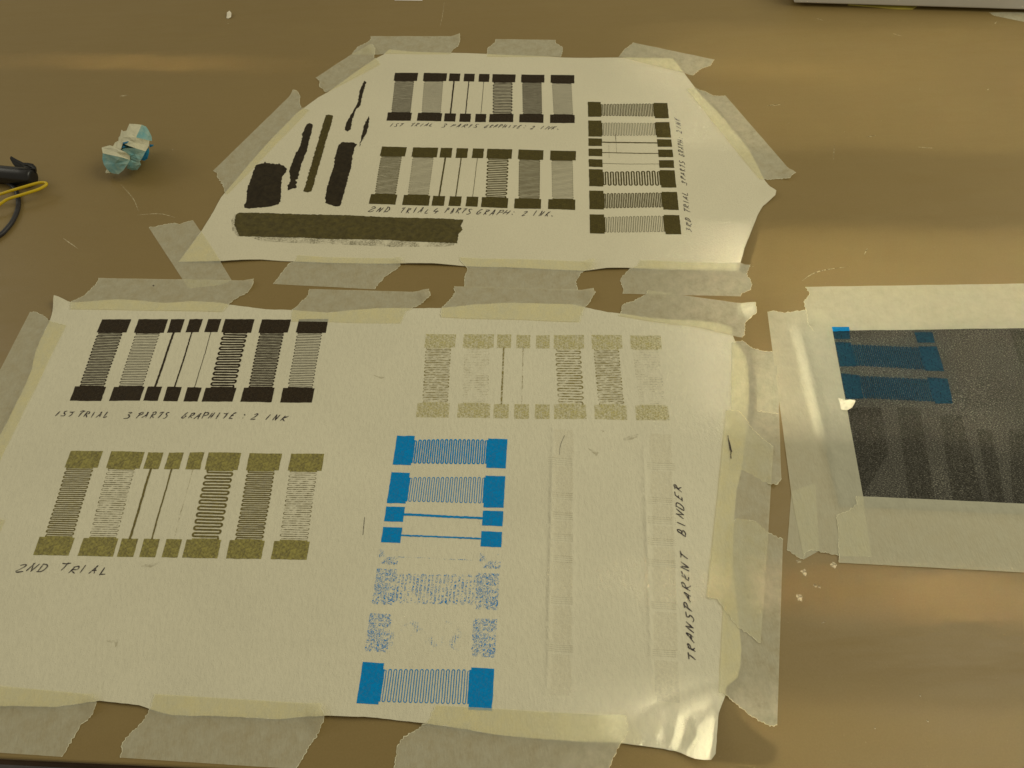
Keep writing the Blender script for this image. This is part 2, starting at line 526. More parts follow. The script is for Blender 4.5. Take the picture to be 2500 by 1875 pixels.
extrude_profile('table_edge', [(0.004, -0.0078), (0.0022, -0.011), (0.0026, -0.020), (0.0045, -0.022), (0.0018, -0.024), (0.0015, -0.038), (0.02, -0.040), (1.4, -0.040), (1.4, -0.0078)],
                -1.28, 1.38, 'dark_wood_edge', table)
for s, t in ((-1.1, 0.1), (1.2, 0.1), (-1.1, 1.3), (1.2, 1.3)):
    a = [tq(s + dx, t + dy, z) for z in (-0.74, -0.0402) for dx, dy in ((0, 0), (0.05, 0), (0.05, 0.05), (0, 0.05))]
    mesh('table_leg', a, [[0, 3, 2, 1], [4, 5, 6, 7], [0, 1, 5, 4], [1, 2, 6, 5], [2, 3, 7, 6], [3, 0, 4, 7]], 'dark_wood_edge', table, smooth=False)

def ribbon_mesh(path, widths, zf):
    p = np.asarray(path, float)
    n = len(p)
    w = np.broadcast_to(np.asarray(widths, float), (n,))
    t = np.gradient(p, axis=0)
    t /= np.linalg.norm(t, axis=1)[:, None] + 1e-12
    nr = np.stack([-t[:, 1], t[:, 0]], 1)
    L = p + nr * w[:, None] / 2; R = p - nr * w[:, None] / 2
    q = np.vstack([L, R])
    v = np.column_stack([q, zf(q)])
    f = [[i + n, i + n + 1, i + 1, i] for i in range(n - 1)]
    return v, f

def smooth_line(pts, k=6):
    p = np.asarray(pts, float)
    if len(p) < 3:
        return densify(p, np.linalg.norm(p[-1] - p[0]) / 8 + 1e-9, closed=False)
    ext = np.vstack([2 * p[0] - p[1], p, 2 * p[-1] - p[-2]])
    out = []
    for i in range(1, len(ext) - 2):
        a, b, c, d = ext[i - 1:i + 3]
        for j in range(k):
            t = j / k
            out.append(0.5 * (2 * b + (c - a) * t + (2 * a - 5 * b + 4 * c - d) * t * t + (3 * b - a - 3 * c + d) * t ** 3))
    out.append(p[-1])
    return np.array(out)

flat = lambda z: (lambda q: np.full(len(q), z))
SCUFFS = [([(1958,686),(1985,668),(2020,658),(2074,651)],0.0011,'scuff_white'), ([(1994,45),(2010,50)],0.0009,'scuff_white'),
          ([(2180,82),(2202,88)],0.0012,'scuff_white'), ([(2428,58),(2434,53)],0.0012,'scuff_bright'), ([(2241,359),(2282,362)],0.0010,'scuff_white'),
          ([(2115,335),(2138,330)],0.0014,'scuff_white'), ([(2410,220),(2415,216)],0.0010,'scuff_bright'), ([(1873,258),(1908,255)],0.0020,'scuff_white'),
          ([(292,235),(312,232)],0.0022,'scuff_white'), ([(1085,5),(1080,40),(1074,66)],0.0005,'scuff_white'), ([(335,525),(390,522),(430,532)],0.0008,'scuff_white'),
          ([(295,450),(325,485),(338,515)],0.0008,'scuff_white'), ([(155,582),(190,607)],0.0010,'scuff_white'), ([(2110,622),(2118,605)],0.0008,'scuff_white'),
          ([(2035,390),(2037,350)],0.0006,'scuff_white'), ([(2005,1522),(2018,1516)],0.0006,'scuff_white')]
for pts, w, m in SCUFFS:
    path = smooth_line(PL(pts), 6)
    ww = w * np.sin(np.linspace(0.25, math.pi - 0.15, len(path)))
    v, f = ribbon_mesh(path, ww, flat(0.00006))
    mesh('scratch', v, f, m, table)
for (cx, cy), r in (((1963,1397),0.0030), ((1952,1458),0.0029), ((2036,1380),0.0030), ((1990,1430),0.0018), ((1950,1370),0.0020), ((2000,1432),0.0016),
                    ((2246,1698),0.0008), ((2265,1760),0.0009), ((2136,1777),0.0007), ((690,292),0.0006), ((2152,295),0.0006), ((2062,321),0.0006), ((1926,300),0.0007),
                    ((1838,650),0.0007), ((2245,217),0.0008), ((557,57),0.0012), ((422,365),0.0008)):
    c = P(cx, cy)[:2]
    k = 11
    ang = np.linspace(0, 2 * math.pi, k, endpoint=False)
    rr = r * (0.55 + 0.6 * rng.random(k))
    q = c + np.stack([np.cos(ang) * rr * 0.8, np.sin(ang) * rr], 1)
    v = np.vstack([np.column_stack([q, np.full(k, 0.00008)]), [[c[0], c[1], 0.00025]]])
    mesh('paint_fleck', v, [[i, (i + 1) % k, k] for i in range(k)], 'scuff_bright' if r > 0.0025 else 'scuff_white', table)

# ------------------------------------------------------------------ sheets
def sheet(name, poly, top, mat, grid, thick, jit, parent=None, steps=0.004, fine=None):
    bd = densify(poly, steps, True, jit)
    v2, f = fill(bd, grid, fine)
    nb = len(v2)
    zt = top(v2)
    v = np.vstack([np.column_stack([v2, zt]), np.column_stack([v2, np.maximum(zt - thick, 0.00003)])])
    faces = list(f) + [[c + nb, b_ + nb, a + nb] for a, b_, c in f]
    cnt = set()
    for t in f:
        for i in range(3):
            cnt.add((t[i], t[(i + 1) % 3]))
    edge = [(a, b_) for (a, b_) in cnt if (b_, a) not in cnt]
    v = np.vstack([v, v])                      # second copy carries the cut edge, so the top keeps its own normals
    for a, b_ in edge:
        faces.append([b_ + 2 * nb, a + 2 * nb, a + 3 * nb, b_ + 3 * nb])
    return mesh(name, v, faces, mat, parent)

front_sheet = empty('cloth_sheet', (*FRONT.mean(0), 0.0))
tag(front_sheet, 'large pale crepe cloth sheet with blue prints, taped flat to the table', 'cloth sheet')
fine = []
cc0 = P(1680, 1770)[:2]
gg = np.stack(np.meshgrid(np.arange(-0.045, 0.045, 0.0014), np.arange(-0.05, 0.05, 0.0014)), -1).reshape(-1, 2)
gg = gg + rng.normal(0, 0.00015, gg.shape) + cc0
fine.append(gg)
for a, b_, w, h in FR:
    if np.linalg.norm((a + b_) / 2 - cc0) > 0.07:
        t = (b_ - a) / np.linalg.norm(b_ - a); nn = np.array([-t[1], t[0]])
        for o in (-2.2, -1.1, -0.5, 0, 0.5, 1.1, 2.2):
            for k in np.arange(0, np.linalg.norm(b_ - a), 0.004):
                fine.append((a + t * k + nn * o * w)[None])
sheet('cloth', FRONT, front_top, 'crepe_cloth', 0.0055, 0.00065, 0.00012, front_sheet, fine=np.vstack(fine))
back_sheet = empty('cloth_sheet', (*BACK.mean(0), 0.0))
tag(back_sheet, 'smaller eight-sided smooth cloth sheet with black brush strokes and graphite prints', 'cloth sheet')
sheet('cloth', BACK, back_top, 'satin_cloth', 0.006, 0.00055, 0.00006, back_sheet)
screen = empty('screen_mesh', (*SCREEN.mean(0), 0.0))
tag(screen, 'dark glittering screen mesh with teal ink residue, framed by wide masking tape', 'screen mesh')
sheet('mesh_panel', SCREEN, screen_top, 'dark_screen_mesh', 0.004, 0.0006, 0.0, screen)

def poly_print(name, poly, top, eps, mat, parent, step=0.003, jit=0.0001, grid=0.008):
    bd = densify(poly, step, True, jit)
    if (np.roll(bd, -1, 0)[:, 1] * bd[:, 0] - np.roll(bd, -1, 0)[:, 0] * bd[:, 1]).sum() < 0:
        bd = bd[::-1]
    v2, f = fill(bd, grid)
    return mesh(name, np.column_stack([v2, top(v2) + eps]), f, mat, parent)

def line_print(name, path, w, top, eps, mat, parent):
    v, f = ribbon_mesh(path, w, lambda q: top(q) + eps)
    return mesh(name, v, f, mat, parent)

# ------------------------------------------------------------------ the printed resistor test pattern
COLS = [(0.0, 0.130, 'w', 16, 0.0010), (0.163, 0.293, 'w', 16, 0.00055), (0.307, 0.367, 's', 0, 0.0018), (0.389, 0.448, 's', 0, 0.0012),
        (0.472, 0.530, 's', 0, 0.0005), (0.547, 0.675, 'w', 10.5, 0.0016), (0.707, 0.835, 'w', 16, 0.0011), (0.870, 1.0, 'w', 16, 0.00055)]
PV0, PV1 = 0.172, 0.838

def pattern(parent, top, c, pads, traces, label, lw=1.0, eps=0.00016, grid=0.008):
    """c: photo pixels of the corners (0,0),(L,0),(0,W),(L,W) of the print."""
    A, B, C, D = PL(c)
    f2 = lambda u, v: A * (1 - u) * (1 - v) + B * u * (1 - v) + C * (1 - u) * v + D * u * v
    Lm = np.linalg.norm(B - A); Wm = np.linalg.norm(C - A)
    root = empty('printed_pattern', (*f2(0.5, 0.5), 0.001), parent)
    root['label'] = label
    for i, (u0, u1, kind, n, w) in enumerate(COLS):
        pm = pads[i] if isinstance(pads, (list, tuple)) else pads
        tm = traces[i] if isinstance(traces, (list, tuple)) else traces
        w = w * lw
        du = u1 - u0
        # inner edges carry a small step where the meander leaves the pad
        if kind == 'w':
            a0, a1, b0, b1 = u0 + .06 * du, u1 - .13 * du, u0 + .15 * du, u1 - .07 * du
            st = 0.012
            top_uv = [(u0, 0), (u1, 0), (u1, PV0), (a1, PV0), (a1, PV0 + st), (a0, PV0 + st), (a0, PV0), (u0, PV0)]
            bot_uv = [(u0, PV1), (b0, PV1), (b0, PV1 - st), (b1, PV1 - st), (b1, PV1), (u1, PV1), (u1, 1), (u0, 1)]
        else:
            top_uv = [(u0, 0), (u1, 0), (u1, PV0), (u0, PV0)]
            bot_uv = [(u0, PV1), (u1, PV1), (u1, 1), (u0, 1)]
        for uv in (top_uv, bot_uv):
            poly_print('pad', np.array([f2(u, v) for u, v in uv]), top, eps, pm, root, grid=grid)
        if tm is None:
            continue
        if kind == 's':
            um = (u0 + u1) / 2
            k = 40
            path = np.array([f2(um - 0.0 * v, PV0 + (PV1 - PV0) * v) for v in np.linspace(-0.01, 1.01, k)])
            path[1:-1] += rng.normal(0, 0.00010, (k - 2, 2))
            line_print('straight_trace', path, w * (1 + rng.normal(0, 0.07, k)), top, 0.00022, tm, root)
        else:
            m = int(round(2 * n))
            v0, v1 = PV0 + 0.014, PV1 - 0.014
            dv = (v1 - v0) / m
            rad_u = dv * Wm / 2 / Lm
            pts = []
            for k in range(m):
                vk = v0 + (k + 0.5) * dv
                s = (vk - PV0) / (PV1 - PV0)
                ul = a0 * (1 - s) + b0 * s + rad_u; ur = a1 * (1 - s) + b1 * s - rad_u
                seq = [ul, ur] if k % 2 == 0 else [ur, ul]
                if k == 0:
                    pts.append((ul - rad_u * 0.6, v0 - 0.012))
                for uu in np.linspace(seq[0], seq[1], 7):
                    pts.append((uu, vk))
                if k < m - 1:
                    sg = 1 if k % 2 == 0 else -1
                    for th in (-60, -30, 0, 30, 60):
                        tr = math.radians(th)
                        pts.append((seq[1] + sg * rad_u * math.cos(tr), vk + dv / 2 + dv / 2 * math.sin(tr)))
                else:
                    pts.append((seq[1] + (rad_u * 0.6 if k % 2 == 0 else -rad_u * 0.6), v1 + 0.012))
            path = np.array([f2(u, v) for u, v in pts]) + rng.normal(0, 0.00005, (len(pts), 2))
            line_print('meander_trace', path, w * (1 + rng.normal(0, 0.06, len(pts))), top, 0.00022, tm, root)
    return root

S2 = 900 / 2212.0
pattern(front_sheet, front_top, [(251,782),(803,782),(172,980),(762,985)], 'graphite_black', 'graphite_black',
        'near-black graphite print of eight resistors')
pattern(front_sheet, front_top, [(175,1103),(793,1111),(84,1357),(750,1369)], 'graphite_olive',
        ['graphite_olive_line', 'graphite_olive_broken', 'graphite_olive_line', 'graphite_olive_line', 'graphite_trace_dust',
         'graphite_olive_line', 'graphite_olive_line', 'graphite_olive_broken'], 'speckled olive print of eight resistors', 0.95)
pattern(front_sheet, front_top, [(1040,818),(1612,822),(1016,1021),(1634,1029)], 'graphite_faint',
        ['graphite_faint_line', 'graphite_trace_dust', 'graphite_faint_line', 'graphite_trace_dust', None, 'graphite_faint_line',
         'graphite_faint_line', 'graphite_trace_dust'], 'faint sandy print of eight resistors', 0.75)
BL = 'blue_ink'
pattern(front_sheet, front_top, [(1239,1074),(1201,1737),(970,1065),(872,1719)],
        [BL, BL, BL, BL, 'blue_ink_rare', 'blue_ink_sparse', 'blue_ink_sparse', BL],
        [BL, BL, BL, BL, 'blue_ink_rare', 'blue_ink_sparse', 'blue_ink_dots', BL], 'blue print with three worn rows')
pattern(front_sheet, front_top, [(1638,1064),(1658,1718),(1352,1050),(1338,1697)], 'clear_binder', None, 'clear glossy binder print', eps=0.0003, grid=0.002)
for yy in (1129, 1214, 1261, 1314, 1366, 1468, 1584):
    for x0, x1, dy in ((1338, 1398, 0), (1580, 1650, 12)):
        for k in range(4):
            y = yy + dy + (k - 1.5) * 5
            line_print('weave_line', densify(PL([(x0, y - 2), (x1, y + 2)]), 0.004, False), 0.00045, front_top, 0.0002, 'pencil_smudge', front_sheet)
pattern(back_sheet, back_top, [(965,180),(1402,186),(944,297),(1403,303)], 'graphite_black', 'graphite_black',
        'near-black print with eight resistors at the far edge', 0.85)
pattern(back_sheet, back_top, [(933,360),(1406,371),(901,500),(1404,515)], 'graphite_dark_olive', 'graphite_dark_olive',
        'dark olive print of eight resistors', 0.85)
pattern(back_sheet, back_top, [(1629,254),(1663,575),(1435,251),(1440,572)], 'graphite_dark_olive', 'graphite_dark_olive',
        'dark olive print turned a quarter', 0.85)

# ------------------------------------------------------------------ handwriting
GL = {
 '1': [[(.42,1),(.30,0)]], 'I': [[(.42,1),(.32,0)]],
 'S': [[(.82,.95),(.45,1),(.22,.80),(.42,.55),(.70,.42),(.70,.15),(.42,0),(.05,.06)]],
 'T': [[(.02,.86),(.45,.92),(.88,1.0)],[(.62,.96),(.50,.5),(.36,0)]],
 'R': [[(.25,1),(.12,0)],[(.10,.90),(.62,1.0),(.74,.72),(.20,.48)],[(.22,.48),(.50,.25),(.85,0)]],
 'A': [[(.02,0),(.35,.6),(.56,1),(.64,.5),(.70,0)],[(.20,.36),(.78,.42)]],
 'L': [[(.30,1),(.14,.05)],[(.13,.03),(.5,.02),(.92,.10)]],
 '3': [[(.12,.92),(.55,1),(.72,.82),(.32,.56)],[(.32,.56),(.66,.42),(.58,.10),(.02,0)]],
 'P': [[(.25,1),(.10,0)],[(.08,.86),(.60,1.0),(.76,.72),(.20,.46)]],
 'G': [[(.82,.92),(.45,1),(.12,.50),(.18,.08),(.60,.06),(.78,.42)],[(.42,.44),(.86,.44)]],
 'H': [[(.20,1),(.06,0)],[(.86,1),(.72,0)],[(.10,.46),(.82,.52)]],
 'E': [[(.80,1),(.28,.94)],[(.28,.98),(.12,.02)],[(.10,.04),(.72,.06)],[(.16,.50),(.62,.56)]],
 '2': [[(.10,.80),(.40,1),(.72,.84),(.52,.45),(.04,0)],[(.04,.01),(.45,.0),(.90,.08)]],
 'N': [[(.04,0),(.20,1)],[(.20,1),(.62,0)],[(.62,0),(.86,1)]],
 'K': [[(.22,1),(.08,0)],[(.86,1),(.18,.46)],[(.20,.46),(.78,0)]],
 'D': [[(.20,1),(.08,0)],[(.06,.94),(.60,.92),(.78,.50),(.50,.10),(.02,.02)]],
 '4': [[(.30,1),(.04,.36)],[(.04,.36),(.90,.38)],[(.66,.62),(.52,-.05)]],
 'B': [[(.20,1),(.06,0)],[(.12,.94),(.66,.98),(.60,.62),(.16,.50)],[(.16,.50),(.74,.40),(.60,.06),(.0,.0)]],
 'O': [[(.45,1),(.12,.6),(.25,.05),(.6,.1),(.75,.6),(.45,1)]],
 ':': [[(.10,.84),(.52,.68)],[(.02,.24),(.44,.08)]], '.': [[(.05,.14),(.42,.0)]]}

def write(parent, top, words, up, w, label, slant=0.55):
    """words: (text, (x0,y0), (x1,y1)) baseline start/end pixels; up: pixel vector of the letter height."""
    V, Fc = [], []
    off = 0; si = 0
    up = np.array(up, float)
    for text, a, b in words:
        a, b = np.array(a, float), np.array(b, float)
        adv = (b - a) / max(1, len(text) - 0.18)
        for i, ch in enumerate(text):
            hs = 0.92 + rng.normal(0, 0.05)
            dy = rng.normal(0, 0.04)
            cw = 0.74 + rng.normal(0, 0.06)
            for st in GL[ch]:
                pts = [a + adv * (i + cw * (x + slant * (y - .3))) + up * (y * hs + dy) for x, y in st]
                pts = [p + rng.normal(0, 0.048, 2) * np.linalg.norm(up) for p in pts]
                path = smooth_line(PL(pts), 5)
                n = len(path)
                ww = 0.92 * w * (0.52 + 0.58 * np.sin(np.linspace(0.4, 3.0, n))) * (1 + rng.normal(0, 0.06, n))
                eps = 0.00018 + 0.000012 * (si % 7); si += 1
                v, f = ribbon_mesh(path, ww, lambda q: top(q) + eps)
                V.append(v); Fc += [[k + off for k in t] for t in f]; off += len(v)
    o = mesh('handwriting', np.vstack(V), Fc, 'pen_ink', parent)
    o['label'] = label
    return o

def zz(ox, oy, s, L):
    return [(t, (ox + a[0]*s, oy + a[1]*s), (ox + b[0]*s, oy + b[1]*s)) for t, a, b in L]

write(front_sheet, front_top, zz(0, 600, S2, [('1ST',(335,1028),(440,1030)),('TRIAL',(470,1032),(655,1036)),('3',(752,1040),(800,1040)),
      ('PARTS',(822,1040),(1018,1040)),('GRAPHITE',(1095,1041),(1412,1045)),(':',(1455,1046),(1485,1046)),('2',(1512,1049),(1556,1049)),('INK',(1592,1050),(1728,1056))]),
      (2.5,-15), 0.00105, 'handwritten line 1ST TRIAL 3 PARTS GRAPHITE : 2 INK')
write(front_sheet, front_top, zz(0, 1200, S2, [('2ND',(108,484),(292,487)),('TRIAL',(362,488),(650,500))]), (4,-20), 0.00095, 'handwritten line 2ND TRIAL')
write(back_sheet, back_top, zz(930, 260, 0.22604, [('1ST',(98,226),(238,229)),('TRIAL',(318,230),(562,232)),('3',(655,233),(712,234)),
      ('PARTS',(755,235),(1048,239)),('GRAPHITE',(1118,240),(1508,247)),(':',(1540,248),(1575,248)),('2',(1615,251),(1665,251)),('INK.',(1715,254),(1955,260))]),
      (2,-8.2), 0.0009, 'handwritten line 1ST TRIAL 3 PARTS GRAPHITE: 2 INK.')
write(back_sheet, back_top, zz(800, 0, S2, [('2ND',(250,1276),(378,1279)),('TRIAL',(434,1281),(612,1286)),('4',(632,1287),(682,1288)),
      ('PARTS',(704,1287),(862,1291)),('GRAPH',(895,1293),(1088,1298)),(':',(1104,1299),(1132,1299)),('2',(1166,1301),(1204,1301)),('INK.',(1230,1302),(1375,1306))]),
      (2,-13), 0.0010, 'handwritten line 2ND TRIAL 4 PARTS GRAPH: 2 INK.')
write(back_sheet, back_top, zz(1400, 240, 0.24111, [('3RD',(1192,1362),(1182,1222)),('TRIAL',(1176,1164),(1150,962)),('3',(1146,888),(1142,840)),('PARTS',(1140,832),(1124,650)),
      ('GRAPH',(1118,604),(1104,432)),(':',(1104,422),(1102,396)),('2',(1094,366),(1090,328)),('INK',(1088,322),(1072,212))]), (-13,-1), 0.00085, 'handwritten line 3RD TRIAL 3PARTS GRAPH: 2INK')
write(front_sheet, front_top, zz(1600, 1150, 0.3012, [('TRANSPARENT',(326,1552),(254,662)),('BINDER',(243,536),(208,118))]), (-19,-2), 0.00095,
      'handwritten line TRANSPARENT BINDER')

# ------------------------------------------------------------------ brush strokes and smears on the far sheet
ZB = (500, 180, 450 / 1697.0)
STROKES = [
 [(460,870),(480,845),(545,832),(556,815),(572,830),(640,836),(678,842),(684,832),(700,845),(735,862),(760,885),(750,920),(715,960),(705,1080),(700,1190),(680,1215),(600,1235),(450,1250),(370,1245),(365,1215),(385,1190),(395,1080),(420,1000)],
 [(940,475),(970,462),(996,480),(985,560),(965,625),(945,720),(915,790),(890,850),(868,930),(862,975),(838,985),(852,1010),(836,1025),(850,1052),(815,1062),(765,1082),(765,1045),(790,990),(782,900),(830,770),(880,680),(905,590),(893,570),(910,545)],
 [(1115,390),(1150,386),(1180,393),(1180,420),(1085,750),(985,1090),(950,1100),(910,1090),(930,1030),(1020,720)],
 [(1235,660),(1270,635),(1370,640),(1405,660),(1380,690),(1340,900),(1285,1110),(1245,1225),(1210,1230),(1110,1195),(1120,1080),(1190,850),(1200,780)],
 [(1470,72),(1490,85),(1450,220),(1435,300),(1400,330),(1360,430),(1345,520),(1315,540),(1290,520),(1305,460),(1360,370),(1410,270),(1425,180)],
 [(1515,400),(1518,430),(1495,540),(1440,640),(1425,680),(1440,600),(1470,480)]]
for i, s in enumerate(STROKES):
    poly_print('brush_stroke', PL(zoom(*ZB, s)), back_top, 0.00018, 'graphite_dark_olive' if i == 2 else 'brush_black', back_sheet, 0.0016, 0.00035)
bar = [(577,527),(585,522),(740,525),(800,527),(922,531),(1040,535),(1132,539),(1125,553),(1130,563),(1119,574),(1117,597),(1003,592),(948,588),(800,586),(739,583),(585,579),(573,551)]
poly_print('ink_smear', PL(bar), back_top, 0.00018, 'graphite_smear', back_sheet, 0.0016, 0.0002)
poly_print('ink_dust', PL([(600,576),(740,579),(948,584),(1112,592),(1108,602),(1085,606),(960,605),(840,600),(640,592)]), back_top, 0.00014, 'graphite_dust', back_sheet)
poly_print('ink_dust', PL([(575,525),(566,540),(568,565),(582,582),(600,560),(600,530)]), back_top, 0.00014, 'graphite_dust', back_sheet)
poly_print('ink_dust', PL([(893,300),(900,296),(890,340),(880,352)]), back_top, 0.00014, 'graphite_dust', back_sheet)
for a, b, w in (((1503,332),(1505,375),0.0003), ((1486,355),(1487,388),0.00025), ((1502,330),(1503,346),0.0007)):
    line_print('ink_scratch', densify(PL([a, b]), 0.003, False), w, back_top, 0.00016, 'graphite_olive_broken', back_sheet)
# marks on the near sheet
for pts, w in (([(1366,1112),(1368,1090),(1378,1066)],0.00035), ([(891,1264),(887,1308)],0.0004)):
    line_print('pen_mark', smooth_line(PL(pts)), w, front_top, 0.0002, 'pen_ink', front_sheet)
for pts in ([(254,1567),(291,1562),(289,1578),(283,1584),(282,1570)], [(1520,1074),(1540,1066),(1560,1062),(1556,1070),(1524,1078)],
            [(912,918),(925,922),(941,924),(930,928)], [(1465,1052),(1480,1053),(1472,1058)], [(1435,1095),(1462,1106),(1455,1116)],
            [(345,1384),(392,1374),(370,1388)]):
    poly_print('pencil_smudge', PL(pts), front_top, 0.00016, 'pencil_smudge', front_sheet, 0.002, 0.0004)

# ink left in the screen mesh
ZM = (1880, 680, 620 / 1773.0)
def mp(pts): return PL(zoom(*ZM, pts))
for q in ([(450,450),(560,453),(602,620),(484,622)], [(1030,480),(1160,480),(1212,655),(1080,650)], [(490,668),(620,682),(650,845),(525,845)],
          [(1092,695),(1235,705),(1272,880),(1148,880)], [(430,355),(545,355),(556,430),(445,430)], [(1003,380),(1130,380),(1146,455),(1026,455)]):
    poly_print('ink_pad', mp(q), screen_top, 0.00016, 'teal_mesh_ink', screen)
def mesh_meander(tl, tr, bl, br, n):
    tl, tr, bl, br = mp([tl, tr, bl, br])
    pts = []
    for k in range(2 * n):
        s = (k + 0.5) / (2 * n)
        t = tl + (tr - tl) * s; b_ = bl + (br - bl) * s
        pr = [t, b_] if k % 2 == 0 else [b_, t]
        pts += [pr[0] + (pr[1] - pr[0]) * x for x in (0.0, 0.04, 0.3, 0.6, 0.96, 1.0)]
    return np.array(pts)
for tl, tr, bl, br in (((562,470),(1034,490),(600,612),(1078,640)), ((622,690),(1096,712),(652,838),(1146,862))):
    poly_print('ink_tint', mp([tl, tr, br, bl]), screen_top, 0.00012, 'teal_mesh_line', screen)
    line_print('ink_meander', mesh_meander(tl, tr, bl, br, 17), 0.0010, screen_top, 0.0002, 'teal_mesh_ink', screen)
line_print('ink_line', densify(mp([(550,385),(1008,410)]), 0.004, False), 0.0006, screen_top, 0.0002, 'dark_mesh_ghost', screen)
for q in ([(540,905),(770,905),(820,1230),(640,1530),(600,1250)], [(880,905),(1040,905),(1150,1560),(965,1545)], [(1180,960),(1330,960),(1490,1570),(1270,1560)],
          [(1440,1060),(1540,1060),(1640,1575),(1530,1572)], [(1660,1060),(1773,1060),(1790,1580),(1690,1578)], [(1670,370),(1780,370),(1800,620),(1740,600)]):
    poly_print('ghost_bar', mp(q), screen_top, 0.00010, 'dark_mesh_ghost', screen)

# ------------------------------------------------------------------ masking tape, one object per strip
def tape(label, parts, layer, mat='masking_tape', curls=(), group=None, extra=None):
    """parts: alternate ('s', pts) straight and ('t', pts) torn runs of photo pixels round the outline."""
    runs = [(k, PL(p)) for k, p in parts]
    out = []; torn = []
    n = len(runs)
    for i, (k, p) in enumerate(runs):
        nxt = runs[(i + 1) % n][1][0]
        prv = runs[i - 1][1][-1]
        if k == 't':
            full = np.vstack([[prv], p, [nxt]])
            d = densify(full, 0.0011, False, 0.00032)
            torn.append(d)
            out.append(d[1:-1])
        else:
            out.append(densify(p, 0.005, False) if len(p) > 1 else p)
    bd = np.vstack(out)
    keep = [0]
    for i in range(1, len(bd)):
        if np.linalg.norm(bd[i] - bd[keep[-1]]) > 0.0003:
            keep.append(i)
    bd = bd[keep]
    if (np.roll(bd, -1, 0)[:, 1] * bd[:, 0] - np.roll(bd, -1, 0)[:, 0] * bd[:, 1]).sum() < 0:
        bd = bd[::-1]
    CL = [(P(*c)[:2], r, h) for c, r, h in curls]
    def top(q):
        z = cover(q) + 0.00032 + 0.00028 * layer
        z = z + np.maximum(waves(q, 0.00022, 130, layer + len(label)), 0)
        return z + lifts(q, CL)
    v2, f = fill(bd, 0.0035)
    root = mesh('masking_tape', np.column_stack([v2, top(v2)]), f, mat, origin=(*bd.mean(0), 0.0))
    tag(root, label, 'tape', group)
    for d in torn:
        v, f = ribbon_mesh(d, 0.00038 * (0.3 + 1.2 * rng.random(len(d))), lambda q: top(q) + 0.00006)
        mesh('torn_edge', v, f, 'torn_paper', root)
    return root, top

GB, GF, GM = 'tape strips round the far sheet', 'tape strips round the near sheet', 'tape strips framing the screen mesh'
tape('masking tape on the black-striped sheet, above its far black print', [('s',[(906,89),(1122,89)]),('t',[(1123,100),(1118,114),(1106,121),(1101,129)]),('s',[(1101,134),(861,134)]),('t',[(862,129),(873,115),(889,108),(904,99)])], 0, curls=[((1122,91),0.010,0.004)], group=GB)
tape('slanted masking tape at the far sheet corner nearest the thinnest brush strokes', [('s',[(771,191),(861,132),(890,119)]),('t',[(906,116),(918,128),(912,142),(922,151)]),('s',[(928,160),(797,229)]),('t',[(791,220),(780,212),(781,199)])], 1, curls=[((914,122),0.016,0.006)], group=GB)
tape('slanted masking tape beside the square black brush patch', [('s',[(521,417),(715,228)]),('t',[(717,225),(729,229),(733,237),(731,249),(736,265)]),('s',[(756,271),(557,477)]),('t',[(550,472),(544,450),(532,435),(530,424)])], 0, curls=[((720,226),0.010,0.003)], group=GB)
tape('diagonal masking tape at the sheet corner below the long olive smear', [('s',[(472,539),(520,609),(566,685)]),('t',[(540,695),(500,700)]),('s',[(460,704),(364,557)]),('t',[(400,549),(427,545),(439,549),(455,543)])], 0, group=GB)
tape('masking tape under the long olive smear, between two bare table gaps', [('s',[(728,625),(800,631),(967,633)]),('t',[(985,641),(975,653),(938,677)]),('s',[(914,707),(667,694)]),('t',[(688,667),(706,645),(720,640)])], 0, curls=[((982,640),0.010,0.004)], group=GB)
tape('masking tape past the frayed end of the olive smear, partly covered by another strip', [('s',[(1121,631),(1290,636),(1447,641)]),('t',[(1451,643),(1445,657),(1418,667),(1406,687)]),('s',[(1410,709),(1134,701)]),('t',[(1136,673),(1142,657),(1125,640)])], 0, curls=[((1449,645),0.011,0.004)], group=GB)
tape('masking tape under the quarter-turned olive print, at the far sheet corner', [('s',[(1561,639),(1600,639),(1832,647)]),('t',[(1822,669),(1836,694),(1832,708),(1812,716)]),('s',[(1807,724),(1520,718)]),('t',[(1522,706),(1514,685),(1528,665),(1557,651)])], 0, group=GB)
tape('shortest masking tape, middle of the far sheet far edge', [('s',[(1209,96),(1355,98)]),('t',[(1357,106),(1374,116),(1372,130)]),('s',[(1368,142),(1189,140)]),('t',[(1189,134),(1191,118),(1209,104)])], 0, group=GB)
tape('angled masking tape at the far corner above the quarter-turned print', [('s',[(1547,105),(1744,146)]),('t',[(1734,161),(1710,169)]),('s',[(1692,185),(1671,181),(1510,141)]),('t',[(1524,122),(1540,110)])], 0, group=GB)
tape('long slanted masking tape beside the 3RD TRIAL caption', [('s',[(1771,234),(1940,429)]),('t',[(1925,439),(1905,437)]),('s',[(1854,441),(1673,220)]),('t',[(1698,218),(1722,224),(1740,234),(1759,235)])], 0, curls=[((1936,430),0.014,0.004)], group=GB)

